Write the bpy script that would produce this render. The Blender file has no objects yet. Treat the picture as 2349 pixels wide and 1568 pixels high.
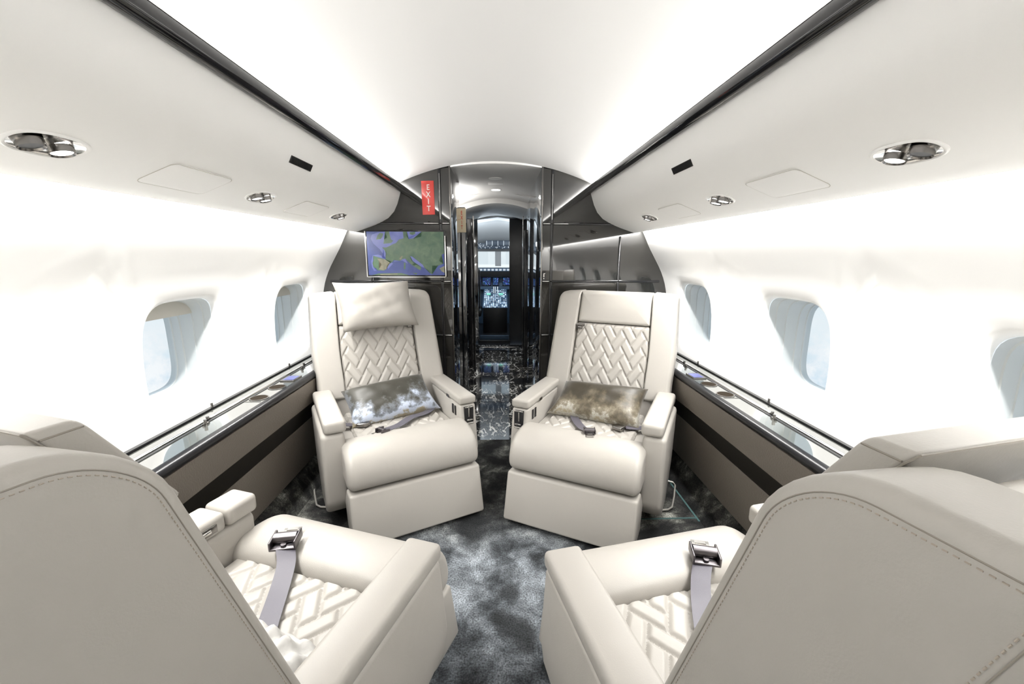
import bpy, bmesh, math, random
from mathutils import Vector, Matrix
random.seed(7)
PI=math.pi
SC=bpy.context.scene
COL=SC.collection
# ------------------------------------------------------------------ materials
EXPO=0.6
K=2**-EXPO
def mat(name,base=(.5,.5,.5),rough=.5,metal=0,spec=.5,ior=1.5,coat=0,coat_rough=.03,emit=None,estr=0,bump=None,sheen=0):
    m=bpy.data.materials.new(name); m.use_nodes=True
    nt=m.node_tree; b=nt.nodes['Principled BSDF']
    b.inputs['Base Color'].default_value=(*base,1); b.inputs['Roughness'].default_value=rough
    b.inputs['Metallic'].default_value=metal; b.inputs['Specular IOR Level'].default_value=spec
    b.inputs['IOR'].default_value=ior; b.inputs['Coat Weight'].default_value=coat; b.inputs['Coat Roughness'].default_value=coat_rough
    if sheen: b.inputs['Sheen Weight'].default_value=sheen; b.inputs['Sheen Roughness'].default_value=.4
    if emit: b.inputs['Emission Color'].default_value=(*emit,1); b.inputs['Emission Strength'].default_value=estr*K
    if bump:
        sc,st,dist=bump
        tc=nt.nodes.new('ShaderNodeTexCoord'); n=nt.nodes.new('ShaderNodeTexNoise'); n.inputs['Scale'].default_value=sc; n.inputs['Detail'].default_value=4
        bp=nt.nodes.new('ShaderNodeBump'); bp.inputs['Strength'].default_value=st; bp.inputs['Distance'].default_value=dist
        nt.links.new(tc.outputs['Object'],n.inputs['Vector']); nt.links.new(n.outputs['Fac'],bp.inputs['Height']); nt.links.new(bp.outputs['Normal'],b.inputs['Normal'])
    return m
def ramp(nt,stops,interp='LINEAR'):
    r=nt.nodes.new('ShaderNodeValToRGB'); r.color_ramp.interpolation=interp
    e=r.color_ramp.elements
    e[0].position,e[0].color=stops[0][0],(*stops[0][1],1); e[1].position,e[1].color=stops[-1][0],(*stops[-1][1],1)
    for p,c in stops[1:-1]:
        x=e.new(p); x.color=(*c,1)
    return r
M={}
M['white']=mat('painted_panel_white',(.89,.885,.87),.55)
M['psu']=mat('overhead_panel_white',(.91,.90,.88),.5)
M['ceil']=mat('ceiling_white',(.61,.602,.588),.6)
M['frame']=mat('window_frame_white',(.56,.585,.585),.3)
M['shade']=mat('window_shade_beige',(.52,.50,.45),.6)
M['leather']=mat('cream_leather',(.365,.345,.314),.42,spec=.4,bump=(320,.12,.002))
M['leather_d']=mat('seam_leather',(.22,.20,.17),.5)
M['thread']=mat('stitch_thread',(.34,.30,.25),.7)
M['lacquer']=mat('black_lacquer',(.012,.0115,.010),.03,spec=.5,ior=1.78)
M['lacq_trim']=mat('black_lacquer_trim',(.010,.010,.011),.07,spec=.5,ior=1.55)
M['blue_lacq']=mat('corridor_lacquer',(.008,.010,.014),.05,spec=.9,ior=1.8,coat=1)
M['chrome']=mat('polished_metal',(.75,.74,.72),.12,metal=1)
M['dchrome']=mat('dark_metal',(.22,.21,.20),.22,metal=1)
M['pewter']=mat('pewter_buckle',(.13,.12,.125),.32,metal=1)
M['black']=mat('black_plastic',(.01,.01,.011),.35)
M['webbing']=mat('seat_belt_webbing',(.068,.062,.080),.42,sheen=.2,bump=(900,.25,.001))
M['dado']=mat('taupe_leather_panel',(.16,.138,.115),.5,spec=.5,bump=(170,.55,.004))
M['dark_stripe']=mat('dark_gloss_stripe',(.009,.007,.005),.35,spec=.2)
M['ledge']=mat('ledge_lacquer',(.075,.078,.07),.06,spec=.9,ior=2.0,coat=1)
M['well']=mat('cup_well_shade',(.022,.017,.012),.9,spec=.05)
M['nosing']=mat('black_nosing',(.008,.008,.009),.28,spec=.35)
M['slot']=mat('slot_inside_dark',(.03,.028,.025),.4)
M['lamp']=mat('lamp_lens',(1,1,1),.3,emit=(1,.98,.96),estr=14)
M['lamp_dim']=mat('corridor_lamp_lens',(1,1,1),.3,emit=(1,.96,.9),estr=6)
M['red']=mat('exit_sign_red',(.62,.045,.035),.3,coat=.6)
M['beige']=mat('exit_sign_beige',(.62,.52,.36),.4,emit=(.9,.75,.5),estr=.15)
M['redtxt']=mat('red_lettering',(.75,.05,.02),.4)
M['wtxt']=mat('white_lettering',(.85,.82,.78),.4)
M['screen_blue']=mat('touch_screen_glow',(.02,.02,.05),.15,emit=(.22,.24,.62),estr=.9)
M['floor_strip']=mat('pale_turquoise_floor_strip',(.12,.22,.22),.25,metal=.5)
M['rail']=mat('pale_floor_rail',(.55,.53,.48),.35,metal=.6)
M['cockpit_white']=mat('cockpit_lining',(.55,.54,.53),.6)
M['panel_blue']=mat('instrument_panel_grey_blue',(.07,.12,.19),.4)
M['navy']=mat('overhead_panel_navy',(.02,.035,.06),.4)
M['btn']=mat('backlit_button',(.5,.55,.6),.4,emit=(.55,.75,1.),estr=1.4)
M['btn_w']=mat('white_knob',(.65,.65,.65),.4,emit=(.8,.9,1.),estr=.25)
M['green_lit']=mat('green_display',(.05,.2,.15),.3,emit=(.25,.9,.6),estr=1.2)
M['disp']=mat('cockpit_display',(.01,.01,.02),.2)
def display_material(m):
    nt=m.node_tree; b=nt.nodes['Principled BSDF']; tc=nt.nodes.new('ShaderNodeTexCoord')
    v=nt.nodes.new('ShaderNodeTexVoronoi'); v.distance='CHEBYCHEV'; v.inputs['Scale'].default_value=38
    nt.links.new(tc.outputs['Object'],v.inputs['Vector'])
    r=ramp(nt,[(0,(.5,.75,1)),(.12,(.1,.25,.6)),(.25,(.01,.02,.07)),(1,(.01,.02,.06))]); nt.links.new(v.outputs['Distance'],r.inputs[0])
    mx=nt.nodes.new('ShaderNodeMix'); mx.data_type='RGBA'; mx.blend_type='MULTIPLY'; mx.inputs['Factor'].default_value=.7
    nt.links.new(r.outputs[0],mx.inputs['A']); nt.links.new(v.outputs['Color'],mx.inputs['B'])
    nt.links.new(mx.outputs['Result'],b.inputs['Emission Color']); b.inputs['Emission Strength'].default_value=3*K
display_material(M['disp'])
def leather_nodes(m):
    nt=m.node_tree; bp=[n for n in nt.nodes if n.type=='BUMP'][0]; tc=[n for n in nt.nodes if n.type=='TEX_COORD'][0]
    n=nt.nodes.new('ShaderNodeTexNoise'); n.inputs['Scale'].default_value=6; n.inputs['Detail'].default_value=2; n.inputs['Distortion'].default_value=.8
    b2=nt.nodes.new('ShaderNodeBump'); b2.inputs['Strength'].default_value=.22; b2.inputs['Distance'].default_value=.012
    nt.links.new(tc.outputs['Object'],n.inputs['Vector']); nt.links.new(n.outputs['Fac'],b2.inputs['Height']); nt.links.new(b2.outputs['Normal'],bp.inputs['Normal'])
leather_nodes(M['leather'])
# glass
def glass():
    m=bpy.data.materials.new('window_glass'); m.use_nodes=True; nt=m.node_tree; nt.nodes.clear()
    o=nt.nodes.new('ShaderNodeOutputMaterial'); t=nt.nodes.new('ShaderNodeBsdfTransparent'); g=nt.nodes.new('ShaderNodeBsdfGlossy')
    t.inputs[0].default_value=(.93,.95,.96,1); g.inputs['Roughness'].default_value=.02
    x=nt.nodes.new('ShaderNodeMixShader'); x.inputs[0].default_value=.06; nt.links.new(t.outputs[0],x.inputs[1]); nt.links.new(g.outputs[0],x.inputs[2]); nt.links.new(x.outputs[0],o.inputs[0])
    return m
M['glass']=glass()
# carpet
def carpet():
    m=mat('dark_silver_carpet',(.1,.1,.1),.8,spec=.2,sheen=.06); nt=m.node_tree; b=nt.nodes['Principled BSDF']
    tc=nt.nodes.new('ShaderNodeTexCoord')
    w=nt.nodes.new('ShaderNodeTexNoise'); w.inputs['Scale'].default_value=3.5; w.inputs['Detail'].default_value=3
    nt.links.new(tc.outputs['Object'],w.inputs['Vector'])
    sub=nt.nodes.new('ShaderNodeVectorMath'); sub.operation='MULTIPLY_ADD'; sub.inputs[1].default_value=(.22,.22,.22)
    nt.links.new(w.outputs['Color'],sub.inputs[0]); nt.links.new(tc.outputs['Object'],sub.inputs[2])
    n1=nt.nodes.new('ShaderNodeTexNoise'); n1.inputs['Scale'].default_value=6.5; n1.inputs['Detail'].default_value=7; n1.inputs['Roughness'].default_value=.62
    nt.links.new(sub.outputs[0],n1.inputs['Vector'])
    # paler towards the centre aisle, nearly black outboard and forward
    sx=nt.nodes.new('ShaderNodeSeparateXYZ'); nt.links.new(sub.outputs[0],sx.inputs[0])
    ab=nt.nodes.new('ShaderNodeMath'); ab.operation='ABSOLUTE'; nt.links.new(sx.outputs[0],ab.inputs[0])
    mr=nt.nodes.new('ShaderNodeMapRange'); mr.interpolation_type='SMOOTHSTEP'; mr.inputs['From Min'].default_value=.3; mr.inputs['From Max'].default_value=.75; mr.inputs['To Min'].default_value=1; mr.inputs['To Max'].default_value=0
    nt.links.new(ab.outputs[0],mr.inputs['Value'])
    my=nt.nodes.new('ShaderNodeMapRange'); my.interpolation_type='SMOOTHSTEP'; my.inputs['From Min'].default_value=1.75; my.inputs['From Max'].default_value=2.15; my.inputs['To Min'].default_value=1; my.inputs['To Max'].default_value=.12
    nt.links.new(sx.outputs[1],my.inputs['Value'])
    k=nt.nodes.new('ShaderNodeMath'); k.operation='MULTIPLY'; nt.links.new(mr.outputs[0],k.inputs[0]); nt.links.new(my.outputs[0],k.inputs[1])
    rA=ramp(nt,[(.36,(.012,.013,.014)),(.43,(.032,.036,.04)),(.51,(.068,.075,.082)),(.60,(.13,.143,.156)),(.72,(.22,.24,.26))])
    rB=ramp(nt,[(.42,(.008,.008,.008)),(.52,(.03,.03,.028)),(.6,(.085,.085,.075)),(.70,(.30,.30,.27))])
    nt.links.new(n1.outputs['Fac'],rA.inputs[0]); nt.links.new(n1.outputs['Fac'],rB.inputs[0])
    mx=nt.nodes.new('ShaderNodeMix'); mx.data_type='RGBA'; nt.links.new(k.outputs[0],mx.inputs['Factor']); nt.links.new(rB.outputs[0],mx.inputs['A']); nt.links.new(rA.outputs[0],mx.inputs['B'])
    cur=mx.outputs['Result']
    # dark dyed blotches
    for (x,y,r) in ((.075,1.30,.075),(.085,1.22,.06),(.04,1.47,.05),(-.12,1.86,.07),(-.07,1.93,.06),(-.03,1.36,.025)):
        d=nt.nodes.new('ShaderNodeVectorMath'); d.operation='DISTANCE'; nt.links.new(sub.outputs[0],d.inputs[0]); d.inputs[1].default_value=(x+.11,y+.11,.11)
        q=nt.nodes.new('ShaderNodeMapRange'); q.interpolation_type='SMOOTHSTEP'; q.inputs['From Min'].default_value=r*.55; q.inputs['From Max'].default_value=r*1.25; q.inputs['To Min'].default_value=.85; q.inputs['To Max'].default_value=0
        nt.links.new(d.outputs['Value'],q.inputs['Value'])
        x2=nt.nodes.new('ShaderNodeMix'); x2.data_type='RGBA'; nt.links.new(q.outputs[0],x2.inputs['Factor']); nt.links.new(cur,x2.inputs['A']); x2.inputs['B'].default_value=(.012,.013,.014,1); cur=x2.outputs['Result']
    # fine weave
    f=nt.nodes.new('ShaderNodeTexNoise'); f.inputs['Scale'].default_value=160; f.inputs['Detail'].default_value=3
    nt.links.new(tc.outputs['Object'],f.inputs['Vector'])
    fr=nt.nodes.new('ShaderNodeMapRange'); fr.inputs['From Min'].default_value=.3; fr.inputs['From Max'].default_value=.7; fr.inputs['To Min'].default_value=.35; fr.inputs['To Max'].default_value=1.75
    nt.links.new(f.outputs['Fac'],fr.inputs['Value'])
    vm=nt.nodes.new('ShaderNodeVectorMath'); vm.operation='SCALE'; nt.links.new(cur,vm.inputs[0]); nt.links.new(fr.outputs[0],vm.inputs['Scale'])
    nt.links.new(vm.outputs[0],b.inputs['Base Color'])
    bp=nt.nodes.new('ShaderNodeBump'); bp.inputs['Strength'].default_value=.4; bp.inputs['Distance'].default_value=.003
    nt.links.new(f.outputs['Fac'],bp.inputs['Height']); nt.links.new(bp.outputs[0],b.inputs['Normal'])
    return m
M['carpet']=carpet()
def marble():
    m=mat('black_marble_white_veins',(.01,.01,.01),.06,spec=.8,ior=1.6,coat=.5); nt=m.node_tree; b=nt.nodes['Principled BSDF']
    tc=nt.nodes.new('ShaderNodeTexCoord'); mp=nt.nodes.new('ShaderNodeMapping'); mp.inputs['Scale'].default_value=(1,.45,1)
    nt.links.new(tc.outputs['Object'],mp.inputs[0])
    w=nt.nodes.new('ShaderNodeTexWave'); w.wave_type='BANDS'; w.bands_direction='X'; w.inputs['Scale'].default_value=3.3; w.inputs['Distortion'].default_value=13; w.inputs['Detail'].default_value=3.5; w.inputs['Detail Scale'].default_value=2.6; w.inputs['Detail Roughness'].default_value=.65
    nt.links.new(mp.outputs[0],w.inputs['Vector'])
    r=ramp(nt,[(0,(.35,.34,.30)),(.05,(.012,.013,.015)),(.38,(.012,.013,.015)),(.42,(.5,.5,.46)),(.46,(.014,.016,.02)),(.78,(.014,.016,.02)),(.86,(.25,.25,.24)),(.93,(.8,.79,.74)),(1,(.9,.89,.85))]); nt.links.new(w.outputs['Fac'],r.inputs[0])
    n=nt.nodes.new('ShaderNodeTexNoise'); n.inputs['Scale'].default_value=4; n.inputs['Detail'].default_value=5; nt.links.new(tc.outputs['Object'],n.inputs['Vector'])
    r2=ramp(nt,[(.42,(0,0,0)),(.55,(1,1,1))]); nt.links.new(n.outputs['Fac'],r2.inputs[0])
    mx=nt.nodes.new('ShaderNodeMix'); mx.data_type='RGBA'; nt.links.new(r2.outputs[0],mx.inputs['Factor']); mx.inputs['A'].default_value=(.012,.013,.016,1); nt.links.new(r.outputs[0],mx.inputs['B'])
    nt.links.new(mx.outputs['Result'],b.inputs['Base Color'])
    return m
M['marble']=marble()
def velvet(name,stops,axis_off,seed):
    """crushed velvet: mottled colour that runs dark (top) to pale (bottom), object Z"""
    m=mat(name,(.2,.18,.12),.42,sheen=.25); nt=m.node_tree; b=nt.nodes['Principled BSDF']
    tc=nt.nodes.new('ShaderNodeTexCoord'); n=nt.nodes.new('ShaderNodeTexNoise'); n.inputs['Scale'].default_value=13; n.inputs['Detail'].default_value=8; n.inputs['Roughness'].default_value=.65
    mp=nt.nodes.new('ShaderNodeMapping'); mp.inputs['Location'].default_value=(seed,seed,seed); nt.links.new(tc.outputs['Object'],mp.inputs[0]); nt.links.new(mp.outputs[0],n.inputs['Vector'])
    s=nt.nodes.new('ShaderNodeSeparateXYZ'); nt.links.new(tc.outputs['Generated'],s.inputs[0])
    a=nt.nodes.new('ShaderNodeMath'); a.operation='MULTIPLY_ADD'; a.inputs[1].default_value=1.7; nt.links.new(n.outputs['Fac'],a.inputs[0])
    z=nt.nodes.new('ShaderNodeMath'); z.operation='MULTIPLY'; z.inputs[1].default_value=-.95; nt.links.new(s.outputs[2],z.inputs[0])
    x=nt.nodes.new('ShaderNodeMath'); x.operation='MULTIPLY_ADD'; x.inputs[1].default_value=axis_off; nt.links.new(s.outputs[0],x.inputs[0]); nt.links.new(z.outputs[0],x.inputs[2]); z2=nt.nodes.new('ShaderNodeMath'); z2.inputs[1].default_value=-.08; nt.links.new(x.outputs[0],z2.inputs[0]); x=z2
    nt.links.new(x.outputs[0],a.inputs[2])
    r=ramp(nt,stops); nt.links.new(a.outputs[0],r.inputs[0]); nt.links.new(r.outputs[0],b.inputs['Base Color'])
    bp=nt.nodes.new('ShaderNodeBump'); bp.inputs['Strength'].default_value=.35; bp.inputs['Distance'].default_value=.006; nt.links.new(n.outputs['Fac'],bp.inputs['Height']); nt.links.new(bp.outputs[0],b.inputs['Normal'])
    return m
M['velvetG']=velvet('olive_gold_crushed_velvet',[(-.2,(.028,.022,.012)),(.12,(.05,.04,.024)),(.30,(.10,.082,.052)),(.46,(.19,.165,.12)),(.58,(.40,.385,.34)),(.72,(.27,.235,.16))],0,3.1)
M['velvetB']=velvet('silver_blue_crushed_velvet',[(-.2,(.035,.033,.025)),(.06,(.06,.06,.052)),(.24,(.16,.175,.20)),(.38,(.48,.54,.66)),(.54,(.48,.52,.60)),(.64,(.30,.265,.19)),(.8,(.28,.24,.16))],-.12,8.4)  # pale blue stops paint the velvet's highlight into the base colour
M['cloth']=mat('white_cotton',(.52,.51,.49),.8,bump=(40,.4,.01))
# ------------------------------------------------------------------ helpers
def link(o,parent=None):
    COL.objects.link(o)
    if parent: o.parent=parent
    return o
def fin(bm,name,m,parent=None,smooth=35,recalc=True):
    if recalc: bmesh.ops.recalc_face_normals(bm,faces=bm.faces)
    me=bpy.data.meshes.new(name); bm.to_mesh(me); bm.free()
    if isinstance(m,(list,tuple)):
        for k in m: me.materials.append(M[k])
    else: me.materials.append(M[m] if isinstance(m,str) else m)
    if smooth:
        me.shade_smooth(); me.set_sharp_from_angle(angle=math.radians(smooth))
    o=bpy.data.objects.new(name,me); link(o,parent); return o
def tag(o,label=None,cat=None,group=None,kind=None):
    if label: o['label']=label
    if cat: o['category']=cat
    if group: o['group']=group
    if kind: o['kind']=kind
    return o
def empty(name,loc=(0,0,0),rz=0,label=None,cat=None,group=None,kind=None,mat4=None):
    o=bpy.data.objects.new(name,None); o.empty_display_size=.05
    if mat4 is not None: o.matrix_world=mat4
    else: o.location=loc; o.rotation_euler=(0,0,rz)
    link(o); return tag(o,label,cat,group,kind)
def box(bm,x0,x1,y0,y1,z0,z1,r=0,seg=3):
    ret=bmesh.ops.create_cube(bm,size=1)
    vs=ret['verts']
    for v in vs:
        v.co=Vector(((x0+x1)/2+v.co.x*(x1-x0),(y0+y1)/2+v.co.y*(y1-y0),(z0+z1)/2+v.co.z*(z1-z0)))
    if r>0:
        es={e for v in vs for e in v.link_edges}
        bmesh.ops.bevel(bm,geom=list(es),offset=r,segments=seg,affect='EDGES',profile=.5)
    return bm
def prism(bm,poly,axis,a,b,r=0,seg=3):
    """extrude 2D polygon along axis ('x','y','z')"""
    def P(u,v,w):
        return {'x':(w,u,v),'y':(u,w,v),'z':(u,v,w)}[axis]
    v0=[bm.verts.new(P(u,v,a)) for u,v in poly]; v1=[bm.verts.new(P(u,v,b)) for u,v in poly]
    n=len(poly); fs=[bm.faces.new(v0[::-1]),bm.faces.new(v1)]
    for i in range(n): fs.append(bm.faces.new((v0[i],v0[(i+1)%n],v1[(i+1)%n],v1[i])))
    if r>0:
        es={e for f in fs for e in f.edges}
        bmesh.ops.bevel(bm,geom=list(es),offset=r,segments=seg,affect='EDGES',profile=.5)
    return bm
def cyl(bm,p0,p1,r,n=20,r1=None,caps=True):
    p0,p1=Vector(p0),Vector(p1); d=(p1-p0); L=d.length; d.normalize()
    q=d.to_track_quat('Z','Y').to_matrix(); r1=r if r1 is None else r1
    a=[bm.verts.new(p0+q@Vector((r*math.cos(2*PI*i/n),r*math.sin(2*PI*i/n),0))) for i in range(n)]
    b=[bm.verts.new(p1+q@Vector((r1*math.cos(2*PI*i/n),r1*math.sin(2*PI*i/n),0))) for i in range(n)]
    for i in range(n): bm.faces.new((a[i],a[(i+1)%n],b[(i+1)%n],b[i]))
    if caps: bm.faces.new(a[::-1]); bm.faces.new(b)
    return bm
def tube(bm,pts,r,n=8,closed=False):
    pts=[Vector(p) for p in pts]; rings=[]
    N=len(pts)
    up=None
    for i,p in enumerate(pts):
        if closed: t=pts[(i+1)%N]-pts[i-1]
        else: t=pts[min(i+1,N-1)]-pts[max(i-1,0)]
        t.normalize()
        if up is None:
            up=t.orthogonal().normalized()
        up=(up-t*up.dot(t)).normalized(); s=t.cross(up)
        rings.append([bm.verts.new(p+r*(up*math.cos(2*PI*k/n)+s*math.sin(2*PI*k/n))) for k in range(n)])
    for i in range(N if closed else N-1):
        A,B=rings[i],rings[(i+1)%N]
        for k in range(n): bm.faces.new((A[k],A[(k+1)%n],B[(k+1)%n],B[k]))
    if not closed: bm.faces.new(rings[0][::-1]); bm.faces.new(rings[-1])
    return bm
def rrect(s0,s1,h0,h1,rc,n=8):
    """rounded rectangle points; rc=(tl,tr,br,bl) radii"""
    if not isinstance(rc,(tuple,list)): rc=(rc,)*4
    out=[]
    mx=min(s1-s0,h1-h0)/2*.999
    for (cx,cy,sx,sy,a0),r in zip(((s1,h1,-1,-1,0),(s0,h1,1,-1,90),(s0,h0,1,1,180),(s1,h0,-1,1,270)),(rc[1],rc[0],rc[3],rc[2])):
        r=max(min(r,mx),1e-4)
        for i in range(n+1):
            a=math.radians(a0+90*i/n)
            out.append((cx+sx*r+r*math.cos(a),cy+sy*r+r*math.sin(a)))
    return out
def dens(pts,k=3):
    o=[]
    for i in range(len(pts)):
        a=pts[i];b=pts[(i+1)%len(pts)]
        L=math.hypot(a[0]-b[0],a[1]-b[1]); m=max(1,int(L/.04))
        m=min(m,12)
        for j in range(m): o.append((a[0]+(b[0]-a[0])*j/m,a[1]+(b[1]-a[1])*j/m))
    return o
def rpad(bm,s0,s1,h0,h1,rc,d0,d1,rb,puff=0,warp=lambda s,d,h:(s,d,h),rb0=None,nb=6):
    """rounded pad; outline in (s,h), depth d0(rear)->d1(front)"""
    rb0=rb if rb0 is None else rb0
    def ringp(ins):
        if not isinstance(rc,(tuple,list)): r=(rc,)*4
        else: r=rc
        return rrect(s0+ins,s1-ins,h0+ins,h1-ins,tuple(max(q-ins,.002) for q in r))
    mn=min(s1-s0,h1-h0)/2
    # fixed subdivision counts
    base=ringp(0); n=len(base); cnt=[]
    for i in range(n):
        a=base[i];b=base[(i+1)%n]; cnt.append(min(12,max(1,int(math.hypot(a[0]-b[0],a[1]-b[1])/.04))))
    def sub(r):
        o=[]
        for i in range(n):
            a=r[i];b=r[(i+1)%n]
            for j in range(cnt[i]): o.append((a[0]+(b[0]-a[0])*j/cnt[i],a[1]+(b[1]-a[1])*j/cnt[i]))
        return o
    rings=[]
    prof=[]
    if rb0>0:
        ins_list=[mn*.96,mn*.7]+[rb0*(1-math.sin(PI/2*i/nb)) for i in range(nb+1)]
        dl=[d0,d0]+[d0+rb0*(1-math.cos(PI/2*i/nb)) for i in range(nb+1)]
    else: ins_list=[mn*.96,0];dl=[d0,d0]
    for a,b in zip(ins_list,dl): prof.append((a,b))
    fr=[]
    for i in range(nb+1): fr.append((rb*(1-math.cos(PI/2*i/nb)),d1-rb+rb*math.sin(PI/2*i/nb)))
    for f in (.25,.5,.75,.96):
        ins=rb+(mn-rb)*f
        if ins<=rb: continue
        fr.append((ins,d1+puff*math.sin(PI/2*f)))
    prof+=fr
    for ins,d in prof:
        ins=min(ins,mn*.97)
        rings.append([bm.verts.new(warp(s,d,h)) for s,h in sub(ringp(ins))])
    for A,B in zip(rings,rings[1:]):
        m=len(A)
        for i in range(m):
            bm.faces.new((A[i],A[(i+1)%m],B[(i+1)%m],B[i]))
    bm.faces.new(rings[0][::-1]); bm.faces.new(rings[-1])
    return bm
def clean(bm): 
    bmesh.ops.remove_doubles(bm,verts=bm.verts,dist=2e-5); return bm
def sweep(bm,prof,stations):
    """stations: list of (x, scale, ) ; prof in (y,z) scaled about centroid"""
    cy=sum(p[0] for p in prof)/len(prof); cz=sum(p[1] for p in prof)/len(prof)
    rings=[]
    for x,ins in stations:
        R=[]
        for y,z in prof:
            dy,dz=y-cy,z-cz; L=math.hypot(dy,dz); k=max(0,(L-ins)/L) if L>0 else 1
            R.append(bm.verts.new((x,cy+dy*k,cz+dz*k)))
        rings.append(R)
    n=len(prof)
    for A,B in zip(rings,rings[1:]):
        for i in range(n): bm.faces.new((A[i],A[(i+1)%n],B[(i+1)%n],B[i]))
    bm.faces.new(rings[0][::-1]); bm.faces.new(rings[-1]); return bm
def smoothpoly(pts,it=2):
    for _ in range(it):
        o=[]
        for i in range(len(pts)):
            a=pts[i];b=pts[(i+1)%len(pts)]
            o+= [(a[0]*.75+b[0]*.25,a[1]*.75+b[1]*.25),(a[0]*.25+b[0]*.75,a[1]*.25+b[1]*.75)]
        pts=o
    return pts
def rectm(W,H,x=0,y=0): return [(x-W/2,y-H/2),(x+W/2,y-H/2),(x+W/2,y+H/2),(x-W/2,y+H/2)]
def txt(s,size,m,name,parent,mw,extr=.0008,sx=1):
    c=bpy.data.curves.new(name,'FONT'); c.body=s; c.size=size; c.offset=.0007; c.align_x='CENTER'; c.align_y='CENTER'; c.extrude=extr
    t=bpy.data.objects.new(name+'_tmp',c); COL.objects.link(t)
    dg=bpy.context.evaluated_depsgraph_get(); me=bpy.data.meshes.new_from_object(t.evaluated_get(dg)); me.name=name
    bpy.data.objects.remove(t); bpy.data.curves.remove(c)
    me.materials.clear(); me.materials.append(M[m])
    me.transform(mw@Matrix.Diagonal((sx,1,1,1)))
    o=bpy.data.objects.new(name,me); link(o,parent); return o
FACE=Matrix.Rotation(PI/2,4,'X')   # text plane -> faces -Y, upright
# ------------------------------------------------------------------ quilting
def sstep(x): x=max(0,min(1,x)); return x*x*(3-2*x)
def quilt(u,v,wh=.043,wv=.064):
    p=(v/wv+u/wh)/math.sqrt(2)+100.37; q=(v/wv-u/wh)/math.sqrt(2)+100.11
    i=math.floor(p); j=math.floor(q); a=p-i; b=q-j; k=(i-j)%4
    l,r,d,t=a,1-a,b,1-b
    if k==0: e=min(l,d,t)
    elif k==1: e=min(r,d,t)
    elif k==3: e=min(l,r,d)
    else: e=min(l,r,t)
    return sstep(min(1,e/.24))**.6
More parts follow.
